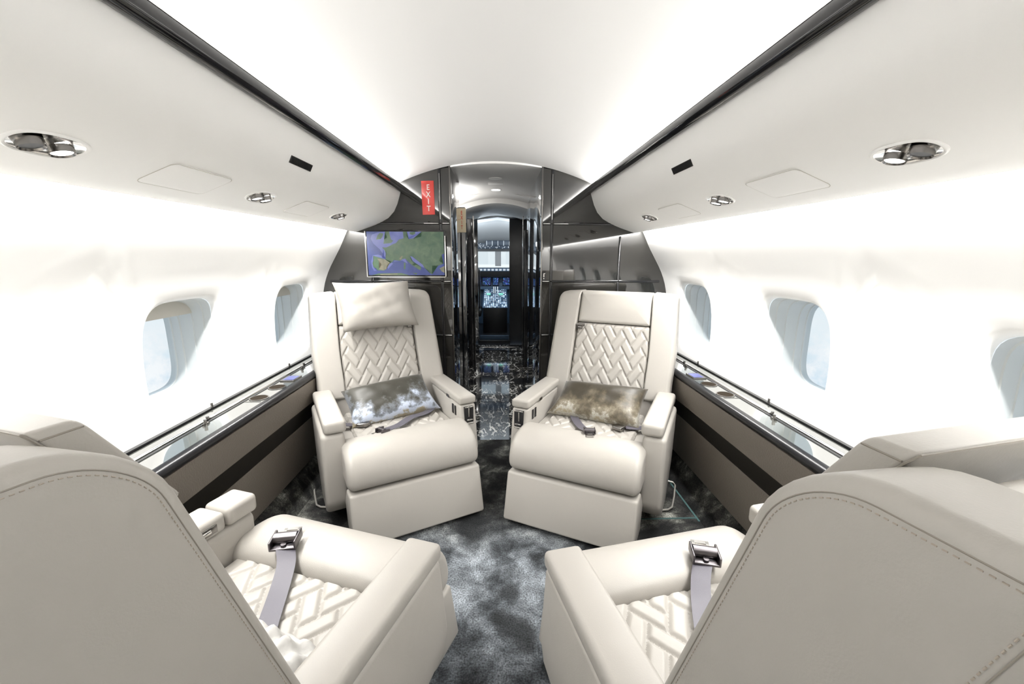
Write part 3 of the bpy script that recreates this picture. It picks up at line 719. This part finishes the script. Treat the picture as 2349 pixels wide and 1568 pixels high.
# ------------------------------------------------------------------ floor + side ledge
bm=bmesh.new(); pr=[(-1.115,.15),(-1.075,.10),(-1.045,.04),(-1.03,0),(1.03,0),(1.045,.04),(1.075,.10),(1.115,.15),(1.13,.15),(1.13,-.05),(-1.13,-.05),(-1.13,.15)]
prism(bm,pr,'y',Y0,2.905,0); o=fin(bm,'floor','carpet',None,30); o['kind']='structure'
bm=bmesh.new(); box(bm,-1.13,1.13,2.905,6.25,-.05,.0); o=fin(bm,'floor_marble','marble',None,0); o['kind']='structure'; o.name='floor.001'
for side in (-1,1):
    sn='left' if side<0 else 'right'
    e=empty('side_ledge',(0,0,0),0,'black lacquered ledge with taupe leather front below the %s windows'%sn,'ledge',None)
    S=lambda P:[(side*x,z) for x,z in P]
    ya,yb=Y0,Y1-.004
    extr('leather_upper_panel',S([(1.036,.628),(1.052,.494),(1.10,.494),(1.10,.628)]),ya,yb,'dado',None,True,30,e)
    extr('dark_stripe',S([(1.0545,.494),(1.064,.405),(1.10,.405),(1.10,.494)]),ya,yb,'dark_stripe',None,True,30,e)
    extr('leather_lower_panel',S([(1.062,.405),(1.088,.145),(1.12,.145),(1.12,.405)]),ya,yb,'dado',None,True,30,e)
    bull=[(1.062,.664),(1.045,.6635),(1.034,.657),(1.030,.647),(1.034,.634),(1.045,.628),(1.062,.628)]
    extr('front_nosing',S(bull),ya,yb,'nosing',None,True,60,e)
    o=extr('ledge_top',S([(1.062,.664),(1.15,.664),(1.15,.63),(1.062,.63)]),ya,yb,'ledge',None,True,30,e)
    extr('table_slot',S([(1.150,.655),(1.238,.655),(1.238,.63),(1.150,.63)]),ya,yb,'slot',None,True,30,e)
    extr('wall_edge_trim',S([(1.222,.672),(1.2435,.672),(1.2435,.655),(1.222,.655)]),ya,yb,'lacq_trim',None,True,30,e)
    extr('slot_cover',S([(1.178,.660),(1.218,.664),(1.218,.655),(1.178,.655)]),-.4,yb,'ledge',None,True,30,e)
    extr('slide_rail',S(smoothpoly([(1.158,.670),(1.176,.670),(1.176,.658),(1.158,.658)],1)),ya,yb,'chrome',None,True,60,e)
    extr('rail_track',S([(1.142,.6665),(1.153,.6665),(1.153,.664),(1.142,.664)]),ya,yb,'black',None,True,30,e)
    for (x,y,h) in ((1.135,1.605,.022),(1.160,1.655,.016),(1.238,1.80,.022),(1.160,2.52,.018),(1.238,2.50,.02),(1.135,2.44,.02)):
        bm=bmesh.new(); cyl(bm,(side*x,y,.664),(side*x,y,.664+h),.006,14); cyl(bm,(side*x,y-.014,.668),(side*x,y+.014,.668),.0045,10); fin(bm,'hinge_pin','dchrome',e,40)
    for y in (1.925,2.09):
        bm=bmesh.new(); N=36
        for (r0,z0,r1,z1) in ((.041,.6645,.041,.667),(.041,.667,.036,.667),):
            A=[bm.verts.new((side*1.103+r0*math.cos(2*PI*i/N),y+r0*1.05*math.sin(2*PI*i/N),z0)) for i in range(N)]; B=[bm.verts.new((side*1.103+r1*math.cos(2*PI*i/N),y+r1*1.05*math.sin(2*PI*i/N),z1)) for i in range(N)]
            for i in range(N): bm.faces.new((A[i],A[(i+1)%N],B[(i+1)%N],B[i]))
        clean(bm); h=fin(bm,'cup_holder','dchrome',e,40); h['label']='round cup holder with a dark disc for its hole'
        bm=bmesh.new(); A=[bm.verts.new((side*1.103+.036*math.cos(2*PI*i/N),y+.0378*math.sin(2*PI*i/N),.6666)) for i in range(N)]; bm.faces.new(A); 
        fin(bm,'cup_well_disc','well',h,0)  # flat dark disc on the ledge paints the shaded inside of the cup hole
    bm=bmesh.new(); box(bm,*sorted((side*1.066,side*1.138)),2.185,2.285,.664,.671,.002); h=fin(bm,'control_screen_frame','dchrome',e,40)
    bm=bmesh.new(); box(bm,*sorted((side*1.074,side*1.128)),2.197,2.273,.671,.6718); k=fin(bm,'control_screen','screen_blue',h,0); k['label']='small glowing blue touch screen'
    for yy in (1.53,1.70) if 0 else (): pass
    bm=bmesh.new(); box(bm,*sorted((side*1.068,side*1.146)),1.87,1.876,.664,.6655); fin(bm,'panel_joint','dchrome',e,0)
blk0=[]
for nm,(a,b,c,d) in (('trim_80',(1.020,1.030,1.90,2.45)),('trim_81',(.66,1.02,1.925,1.933))):
    bm=bmesh.new(); box(bm,a,b,c,d,0,.003); o=fin(bm,nm,'floor_strip',None,0); o['kind']='structure'
# ------------------------------------------------------------------ bulkhead
def poly_wall(name,pts,y,th,m):
    bm=bmesh.new(); prism(bm,pts,'y',y,y+th,0); o=fin(bm,name,m,None,0); o['kind']='structure'; return o
right=[(.31,0),(1.14,0),(1.26,.6),(1.27,.9),(1.24,1.1),(1.14,1.32),(1.02,1.53),(.9,1.72),(.86,1.84),(.62,1.95),(.31,1.96)]
poly_wall('wall_front',right,Y1,.06,'lacquer'); 
o=poly_wall('wall_front_left',[(-x,z) for x,z in right],Y1,.06,'lacquer'); o.name='wall_front.001'
poly_wall('wall_back',[(-1.26,0),(1.26,0),(1.27,.9),(1.14,1.4),(.9,1.8),(.3,1.96),(-.3,1.96),(-.9,1.8),(-1.14,1.4),(-1.27,.9)],Y0-.05,.05,'psu')
tn=3
def strip(name,x0,x1,z0,z1,m='lacq_trim',y=Y1,d=.008):
    global tn
    bm=bmesh.new(); w=min(x1-x0,z1-z0)
    box(bm,x0,x1,y-d,y+.004,z0,z1,min(w*.35,.005),3); o=fin(bm,f'trim_{tn}',m,None,60); o['kind']='structure'; tn+=1; return o
for s in (-1,1):
    P=lambda a,b:sorted((s*a,s*b))
    strip('v',*P(.376,.396),0.0,1.89,); strip('v',*P(.862,.878),0,1.45); strip('v',*P(.310,.322),0,1.91,'dchrome',d=.004)
    strip('h',*P(.322,.83),1.525,1.541); strip('h',*P(.322,1.17),1.128,1.145); strip('h',*P(.322,1.2),.740,.756)
    for z in (1.533,1.1365,.748):
        strip('c',*P(.325,.372),z-.003,z+.004,'chrome',d=.0105)
    strip('c',*P(.40,.50),1.530,1.5355,'chrome',d=.0105)
    strip('c',*P(.384,.387),1.56,1.86,'chrome',d=.0105)
# map monitor
e=empty('map_monitor',(-.626,Y1,1.328),0,'flat screen on the black bulkhead showing a satellite map of Europe','monitor')
bm=bmesh.new(); box(bm,-.272,.272,-.035,0,-.158,.158,.004); f=fin(bm,'monitor_frame','lacq_trim',e,40)
bm=bmesh.new(); 
for b in ((-.274,.274,-.036,-.03,-.162,-.157),(-.276,-.270,-.036,-.03,-.162,.15),(.268,.274,-.036,-.03,-.162,.12)): box(bm,*b)
fin(bm,'frame_edge','chrome',f,0)
bm=bmesh.new(); SW,SH=.262,.147
box(bm,-SW,SW,-.0365,-.035,-SH,SH)
M['sea']=mat('map_sea',(.01,.015,.05),.25); M['land']=mat('map_land',(.02,.04,.02),.25); M['dry']=mat('map_dry_land',(.05,.045,.03),.25); M['shelf']=mat('map_shallow_sea',(.02,.025,.07),.25)
def mapmat(m,c1,c2,scale):
    nt=m.node_tree; b=nt.nodes['Principled BSDF']; tc=nt.nodes.new('ShaderNodeTexCoord'); n=nt.nodes.new('ShaderNodeTexNoise'); n.inputs['Scale'].default_value=scale; n.inputs['Detail'].default_value=6; n.inputs['Distortion'].default_value=.6
    nt.links.new(tc.outputs['Object'],n.inputs['Vector']); r=ramp(nt,[(.35,c1),(.68,c2)]); nt.links.new(n.outputs['Fac'],r.inputs[0]); nt.links.new(r.outputs[0],b.inputs['Emission Color']); b.inputs['Emission Strength'].default_value=.85*K
mapmat(M['sea'],(.022,.038,.16),(.045,.075,.24),9); mapmat(M['shelf'],(.085,.105,.30),(.14,.16,.37),14); mapmat(M['land'],(.032,.068,.045),(.085,.125,.075),22); mapmat(M['dry'],(.10,.12,.075),(.24,.20,.14),30)
sc=fin(bm,'screen','sea',f,0)
# map polygons traced in screen pixels of the monitor (x 150..2120, y 250..1355)
def mp(p,x0=160,x1=2120,y0=255,y1=1355): return (-SW+(p[0]-x0)/(x1-x0)*2*SW, SH-(p[1]-y0)/(y1-y0)*2*SH)
def layer(name,pls,m,dy):
    bm=bmesh.new()
    for pl in pls:
        vs=[bm.verts.new((max(-SW,min(SW,mp(p)[0])),-.0365-dy,max(-SH,min(SH,mp(p)[1])))) for p in pl]
        f=bm.faces.new(vs)
    bmesh.ops.triangulate(bm,faces=bm.faces); fin(bm,name,m,sc,0)
layer('shallow_water',[[(700,255),(1600,255),(1560,400),(1380,430),(1100,450),(980,540),(820,640),(640,700),(560,660),(480,560),(330,560),(260,430),(300,330),(480,270)],
   [(330,560),(480,560),(580,680),(650,830),(620,940),(520,900),(580,860),(480,700)],[(290,850),(420,830),(600,890),(640,960),(320,1000),(310,1180),(370,1240),(300,1250),(250,1150),(240,1000)],
   [(820,1010),(850,950),(1110,920),(1180,1060),(1110,1020),(1040,980)],[(1250,860),(1330,890),(1600,1100),(1620,1160),(1500,1120),(1330,1000)],[(640,1100),(760,1030),(800,1060),(660,1200)]],'shelf',.0003)
layer('land_mass',[[(1560,255),(2120,255),(2120,800),(2060,830),(1990,980),(2100,1060),(1960,1110),(1800,1110),(1830,1210),(1800,1330),(1740,1300),(1690,1200),(1600,1160),(1560,1080),(1430,980),(1330,900),(1270,860),(1240,900),(1300,1010),(1400,1080),(1520,1160),(1500,1230),(1440,1200),(1290,1100),(1180,1000),(1120,930),(1040,950),(980,990),(900,970),(820,970),(790,1010),(700,1070),(640,1100),(610,960),(640,830),(600,720),(540,650),(640,650),(720,620),(820,570),(900,540),(980,450),(1100,420),(1090,255),(1190,255),(1170,360),(1230,440),(1350,420),(1430,390),(1550,380)],
   [(640,255),(740,255),(760,370),(780,450),(830,480),(780,540),(580,560),(600,460),(680,400),(640,330)],[(500,290),(590,300),(570,370),(520,440),(400,455),(440,350)],[(1260,270),(1400,255),(1400,310),(1340,340),(1260,320)],
   [(1080,1030),(1120,1040),(1110,1200),(1070,1200)],[(1290,1290),(1410,1300),(1390,1340)],[(300,860),(640,960),(760,1010),(640,1100),(620,1200),(560,1240),(380,1230),(370,1190),(290,1150),(270,1050),(310,950)],[(240,1355),(420,1310),(1000,1300),(1200,1355)]],'land',.0006)
layer('dry_land',[[(400,930),(600,950),(720,1040),(640,1100),(620,1200),(540,1230),(430,1200),(500,1080),(440,1000)],[(1990,1180),(2120,1120),(2120,1290),(2050,1260)],[(960,930),(1040,860),(1060,880),(1000,960)],[(450,1330),(900,1310),(900,1340),(460,1355)]],'dry',.0009)
layer('adriatic_water',[[(1250,870),(1300,880),(1440,990),(1560,1085),(1600,1165),(1500,1130),(1400,1060),(1310,1000)]],'shelf',.0012)
# EXIT signs
e=empty('exit_sign',(-.4625,Y1-.001,1.70),0,'red vertical EXIT sign with white letters on the black bulkhead above the screen','sign')
bm=bmesh.new(); prism(bm,[(-.046,.109),(-.043,-.111),(.041,-.109),(.039,.112)],'y',-.006,0,.0015,2); b=fin(bm,'sign_plate','red',e,30)
for ch,z,sx in (('E',.067,.85),('X',.021,.8),('I',-.025,.9),('T',-.071,.85)):
    txt(ch,.050,'wtxt','letter',b,Matrix.Translation((.0,-.0068,z))@FACE,sx=sx)
# ------------------------------------------------------------------ corridor and flight deck
def blk(name,x0,x1,y0,y1,z0,z1,m,r=.003,kind='structure',parent=None):
    bm=bmesh.new(); box(bm,x0,x1,y0,y1,z0,z1,r); o=fin(bm,name,m,parent,40)
    if kind and not parent: o['kind']=kind
    return o
arch=lambda z,w,dr:[(x/20*w,z-dr*(x/20)**2) for x in range(-20,21)]
def archc(name,z,w,dr,y0,y1,m='ceil'):
    p=arch(z,w,dr); return extr(name,p+[(w,z+.15),(-w,z+.15)],y0,y1,m,closed=True)
archc('ceiling.001',1.925,.80,.16,Y1+.0,4.45); archc('ceiling.002',1.93,.80,.30,4.45,4.9); archc('ceiling.003',1.88,.8,.34,4.9,6.4)
blk('wall_corridor_right',.31,.36,Y1+.061,4.15,0,1.9,'blue_lacq'); bpy.data.objects['wall_corridor_right'].name='wall_right.001'
blk('wall_right.002',.335,.40,4.15,6.4,0,1.9,'blue_lacq')
blk('wall_left.001',-.36,-.31,Y1+.061,3.70,0,1.93,'blue_lacq')
blk('wall_left.002',-.80,-.75,3.70,6.4,0,1.95,'blue_lacq')
blk('wall_left.003',-.75,-.36,3.64,3.70,0,1.95,'blue_lacq')
blk('door_1',-.40,-.285,3.98,4.03,0,1.74,'blue_lacq',.004)
blk('trim_90',-.345,-.275,4.93,5.0,0,1.72,'lacq_trim',.012)
blk('trim_91',.300,.345,4.93,5.0,0,1.60,'lacq_trim',.012)
blk('trim_92',-.275,-.262,4.93,4.97,0,1.75,'dchrome',.004)
blk('trim_93',.285,.293,4.93,4.97,0,1.75,'dchrome',.003)
blk('wall_cockpit_right',.17,.75,6.35,6.42,0,1.84,'black'); bpy.data.objects['wall_cockpit_right'].name='wall_front.002'
blk('wall_front.003',-.80,-.29,6.35,6.42,0,1.95,'blue_lacq')
blk('trim_94',-.30,.18,6.30,6.36,-.02,.06,'black'); blk('trim_95',-.30,.30,6.10,6.13,0,.004,'chrome',0)
blk('trim_96',-.28,.16,6.42,6.44,.05,.115,'panel_blue')  # step riser; the blue light on it is put into its colour
# cockpit shell
blk('floor.002',-.95,.95,6.4,9.0,-.05,.05,'black',0)
extr('ceiling.004',[(-.95,1.2),(-.8,1.62),(-.45,1.80),(0,1.86),(.45,1.80),(.8,1.62),(.95,1.2),(1.0,1.2),(.9,1.9),(-.9,1.9),(-1.0,1.2)],6.42,7.1,'cockpit_white',closed=True)
bm=bmesh.new()
A=[(-.95,7.1,1.2),(-.8,7.1,1.62),(-.45,7.1,1.80),(0,7.1,1.86),(.45,7.1,1.80),(.8,7.1,1.62),(.95,7.1,1.2)]
B=[(-.95,7.75,1.2),(-.8,7.85,1.46),(-.45,8.0,1.50),(0,8.05,1.50),(.45,8.0,1.50),(.8,7.85,1.46),(.95,7.75,1.2)]
VA=[bm.verts.new(p) for p in A]; VB=[bm.verts.new(p) for p in B]
for i in range(6): bm.faces.new((VA[i],VA[i+1],VB[i+1],VB[i]))
o=fin(bm,'ceiling.005','cockpit_white',None,30); o['kind']='structure'
blk('wall_left.004',-1.0,-.95,6.4,8.2,0,1.25,'cockpit_white'); blk('wall_right.003',.95,1.0,6.4,8.2,0,1.25,'cockpit_white')
# windscreen frame
blk('trim_97',-.95,.95,8.05,8.12,1.385,1.50,'cockpit_white'); blk('trim_98',-.055,.055,8.06,8.12,1.12,1.42,'cockpit_white'); 
blk('trim_99',-.95,-.70,8.0,8.1,.9,1.5,'cockpit_white'); blk('trim_100',.70,.95,8.0,8.1,.9,1.5,'cockpit_white')
for k,(a,b) in enumerate(((-.70,-.055),(.055,.70))):
    blk(f'window_{11+k}',a,b,8.085,8.09,1.15,1.40,'glass',0)
# instrument panel things
e=empty('glareshield',(0,7.9,1.1),0,'black glareshield with a row of small lit buttons under the windscreen','instrument panel')
blk('hood',-.95,.95,-.10,.22,-.17,-.005,'black',.01,None,e); blk('button_strip',-.80,.80,-.115,-.10,-.065,-.010,'panel_blue',.002,None,e)
for k in range(22):
    o=blk('button',-.75+k*.07,-.75+k*.07+.045,-.119,-.115,-.055,-.022,'btn_w',0,None,e)
e=empty('instrument_panel',(0,8.0,.80),0,'main flight deck instrument panel with glowing blue displays','instrument panel')
blk('panel_board',-.95,.95,0,.05,-.75,.125,'panel_blue',.003,None,e)
for x in (-.62,-.40,-.215,-.045,.165,.37,.60):
    w=.075 if abs(x+.045)>.01 else .05
    o=blk('display_bezel',x-w-.012,x+w+.012,-.012,0,-.04,.12,'black',.002,None,e); blk('display',x-w,x+w,-.014,-.012,-.025,.11,'disp',0,None,o)
blk('shelf',-.9,.9,-.12,0,-.10,-.055,'panel_blue',.003,None,e)
e=empty('centre_pedestal',(-.05,7.0,0),0,'centre pedestal covered with switches, levers and lit keypads between the pilot seats','control pedestal')
bm=bmesh.new(); prism(bm,[(0,.05),(0,.47),(.86,.72),(.86,.05)],'x',-.20,.20,.004,2); fin(bm,'pedestal_body','black',e,30)
bm=bmesh.new(); prism(bm,[(0,.465),(0,.473),(.86,.723),(.86,.71)],'x',-.21,.21,0); fin(bm,'pedestal_top','panel_blue',e,30)
rr=random.Random(3)
def pz(y): return .47+.27*y/.95
bmA,bmB,bmC=bmesh.new(),bmesh.new(),bmesh.new()
for i in range(13):
    for j in range(20):
        x=-.18+i*.03; y=.02+j*.041; 
        if rr.random()<.25: continue
        s=rr.choice((.006,.008,.010)); t=bmA if rr.random()<.6 else bmB
        box(t,x-s,x+s,y-s*1.3,y+s*1.3,pz(y)-.001,pz(y)+.006+rr.random()*.008)
o=fin(bmA,'lit_keys','btn',e,0); o['kind']='stuff'; o=fin(bmB,'knobs','btn_w',e,0); o['kind']='stuff'
bmC.free()
for x in (-.12,.10):
    blk('keypad_display',x-.035,x+.035,.55,.62,pz(.58)+.0,pz(.58)+.02,'green_lit',0,None,e)
for x in (-.03,.0,.04):
    blk('throttle_lever',x-.008,x+.008,.62,.65,pz(.6),pz(.6)+.13,'btn_w',.003,None,e)
e=empty('overhead_switch_panel',(0,7.7,1.5),0,'dark blue overhead switch panel with white switches above the windscreen','instrument panel')
bm=bmesh.new(); box(bm,-.75,.75,.02,.05,-.07,.03,.002); box(bm,-.22,.22,.0,.05,-.02,.075,.004); fin(bm,'panel_board','navy',e,30)
bmA=bmesh.new()
for k in range(70):
    x=rr.uniform(-.7,.7); z=rr.uniform(-.06,.025); box(bmA,x-.005,x+.005,.012,.022,z-.007,z+.007)
for k in range(34):
    x=-.2+.1*(k%5)+.0; z=-.01+.012*(k//5); box(bmA,x-.005,x+.005,-.008,.002,z-.005,z+.005)
o=fin(bmA,'switches','btn_w',e,0); o['kind']='stuff'
# pilot seats (mostly hidden behind the partitions)
for s in (-1,1):
    e=empty('pilot_seat',(s*.50,7.05,.05),0,'dark pilot seat on the %s of the flight deck, mostly hidden by the partition'%('left' if s<0 else 'right'),'seat')
    bm=bmesh.new(); rpad(bm,-.22,.22,.40,1.10,.08,-.30,-.20,.03,.01,lambda a,d,h:(a,d,h)); clean(bm); fin(bm,'backrest','black',e,40)
    bm=bmesh.new(); box(bm,-.23,.23,-.28,.22,.30,.42,.03); fin(bm,'seat','black',e,40)
    bm=bmesh.new(); box(bm,-.15,.15,-.2,.15,0,.30,.01); fin(bm,'pedestal','black',e,40)
# entry EXIT sign, right hand placard, corridor lamp etc.
e=empty('exit_sign',(-.312,3.972,1.625),0,'narrow beige EXIT sign with red letters inside the corridor beyond the doorway','sign')
bm=bmesh.new(); box(bm,-.033,.033,-.006,.006,-.105,.105,.002); b=fin(bm,'sign_plate','beige',e,30)
for ch,z in (('E',.062),('X',.021),('I',-.021),('T',-.063)): txt(ch,.046,'redtxt','letter',b,Matrix.Translation((-.004,-.0072,z))@FACE,sx=.6)
e=empty('door_placard',(.335,Y1-.001,1.175),0,'tiny black placard with a white lever and dot symbol at the right of the doorway','placard')
bm=bmesh.new(); box(bm,-.013,.013,-.004,0,-.028,.028,.001); b=fin(bm,'placard_plate','black',e,0)
bm=bmesh.new(); box(bm,-.004,.004,-.005,-.004,-.008,.020); box(bm,-.004,.009,-.005,-.004,.014,.020); cyl(bm,(0,-.004,-.018),(0,-.005,-.018),.004,12); fin(bm,'placard_symbol','wtxt',b,0)
e=empty('corridor_downlight',(-.01,4.22,1.925),0,'round lit downlight in the corridor ceiling beyond the doorway','light')
bm=bmesh.new(); cyl(bm,(0,0,-.004),(0,0,.01),.05,28); h=fin(bm,'lamp_rim','chrome',e,40)
bm=bmesh.new(); cyl(bm,(0,0,-.006),(0,0,-.004),.042,28); fin(bm,'lamp_lens','lamp_dim',h,40)
e=empty('ceiling_vent',(-.01,3.62,1.9245),0,'flat round vent in the corridor ceiling nearest the doorway','vent')
bm=bmesh.new(); cyl(bm,(0,0,-.003),(0,0,.01),.055,28); fin(bm,'vent_disc','psu',e,40)
e=empty('ceiling_hatch',(-.01,3.88,1.9245),0,'small square hatch in the corridor ceiling behind the round vent','hatch')
bm=bmesh.new(); box(bm,-.065,.065,-.06,.06,-.0015,.004,.001); fin(bm,'hatch_door','psu',e,40)
# ------------------------------------------------------------------ lights
def area(name,loc,rot,sx,sy,power,color=(1,1,1),spread=PI):
    l=bpy.data.lights.new(name,'AREA'); l.shape='RECTANGLE'; l.size=sx; l.size_y=sy; l.energy=power; l.color=color; l.spread=spread
    o=bpy.data.objects.new(name,l); o.location=loc; o.rotation_euler=rot; COL.objects.link(o); return o
WARM=(1,.99,.972)
L=Y1-Y0-.1
for s in (-1,1):
    # cove strip: behind the black trim, aimed inboard/up.   area light shines along -Z local
    d=Vector((-s*.5,0,.87)).normalized()
    o=area('cove_light',(s*.700,(Y0+Y1)/2,1.760),(0,0,0),.018,L,60,WARM)
    X_=Vector((0,1,0)); Zl=-d; Yl=X_; Xl=Yl.cross(Zl)
    o.rotation_euler=Matrix((Xl,Yl,Zl)).transposed().to_euler()
    # sidewall wash strip hidden behind the lower lip of the overhead panel
    d=Vector((s*.05,0,-1)).normalized(); Zl=-d; Xl=Yl.cross(Zl)
    o=area('wall_wash_light',(s*1.005,(Y0+Y1)/2,1.50),Matrix((Xl,Yl,Zl)).transposed().to_euler(),.02,L,66,WARM)
area('corridor_light',(-.01,4.22,1.905),(0,0,0),.08,.08,5.5,WARM)
area('corridor_cove_light',(-.33,4.05,1.76),(PI,-.3,0),.03,.25,1.0,WARM)
area('entry_light',(-.44,4.45,1.62),(PI,0,0),.08,.5,4,(1,.97,.92))
for px_,pp_ in ((-.35,9),(.35,9)):  # added fill points that brighten the flight deck, no lamp fitting here
    l=bpy.data.lights.new('cockpit_fill_light','POINT'); l.energy=pp_; l.color=(.78,.90,1); l.shadow_soft_size=.03
    o=bpy.data.objects.new('cockpit_fill_light',l); o.location=(px_,6.75,1.55); COL.objects.link(o)
# ------------------------------------------------------------------ world
w=bpy.data.worlds.new('sky'); SC.world=w; w.use_nodes=True; nt=w.node_tree; bg=nt.nodes['Background']
tc=nt.nodes.new('ShaderNodeTexCoord'); sp=nt.nodes.new('ShaderNodeSeparateXYZ'); nt.links.new(tc.outputs['Generated'],sp.inputs[0])
r=ramp(nt,[(.0,(.36,.47,.62)),(.34,(.46,.58,.72)),(.385,(.58,.70,.80)),(.42,(.72,.81,.86)),(.5,(.80,.87,.90)),(.7,(.66,.80,.90)),(1,(.4,.6,.85))])
mr=nt.nodes.new('ShaderNodeMapRange'); mr.inputs['From Min'].default_value=-1; mr.inputs['From Max'].default_value=1; nt.links.new(sp.outputs[2],mr.inputs['Value']); nt.links.new(mr.outputs[0],r.inputs[0])
n=nt.nodes.new('ShaderNodeTexNoise'); n.inputs['Scale'].default_value=11; n.inputs['Detail'].default_value=9; n.inputs['Roughness'].default_value=.68; nt.links.new(tc.outputs['Generated'],n.inputs['Vector'])
band=ramp(nt,[(.34,(0,0,0)),(.37,(1,1,1)),(.42,(1,1,1)),(.45,(0,0,0))]); nt.links.new(mr.outputs[0],band.inputs[0])
cr=ramp(nt,[(.42,(0,0,0)),(.56,(1,1,1))]); nt.links.new(n.outputs['Fac'],cr.inputs[0])
mm=nt.nodes.new('ShaderNodeMath'); mm.operation='MULTIPLY'; nt.links.new(band.outputs[0],mm.inputs[0]); nt.links.new(cr.outputs[0],mm.inputs[1])
mx=nt.nodes.new('ShaderNodeMix'); mx.data_type='RGBA'; nt.links.new(mm.outputs[0],mx.inputs['Factor']); nt.links.new(r.outputs[0],mx.inputs['A']); mx.inputs['B'].default_value=(.84,.86,.88,1)
nt.links.new(mx.outputs['Result'],bg.inputs[0]); bg.inputs[1].default_value=1.15*K
# ------------------------------------------------------------------ camera
cam=bpy.data.cameras.new('camera'); co=bpy.data.objects.new('camera',cam); COL.objects.link(co); SC.camera=co
p,yw,rl=.2009,.0306,.0024
Fv=Vector((math.sin(yw)*math.cos(p),math.cos(yw)*math.cos(p),-math.sin(p))); Rv=Vector((math.cos(yw),-math.sin(yw),0)); Uv=Rv.cross(Fv)
R2=Rv*math.cos(rl)+Uv*math.sin(rl); U2=-Rv*math.sin(rl)+Uv*math.cos(rl)
mw=Matrix((R2,U2,-Fv)).transposed().to_4x4(); mw.translation=Vector((.0162,0,1.3185)); co.matrix_world=mw
cam.sensor_width=36; cam.lens=36*976.04/2349; cam.clip_start=.02; cam.clip_end=200
vs=SC.view_settings; vs.view_transform='Standard'; vs.look='None'; vs.exposure=EXPO; vs.gamma=1; vs.use_curve_mapping=False
SC.cycles.max_bounces=10; SC.cycles.diffuse_bounces=6; SC.cycles.glossy_bounces=5; SC.cycles.transparent_max_bounces=12; SC.cycles.sample_clamp_indirect=6
SC.cycles.use_denoising=True
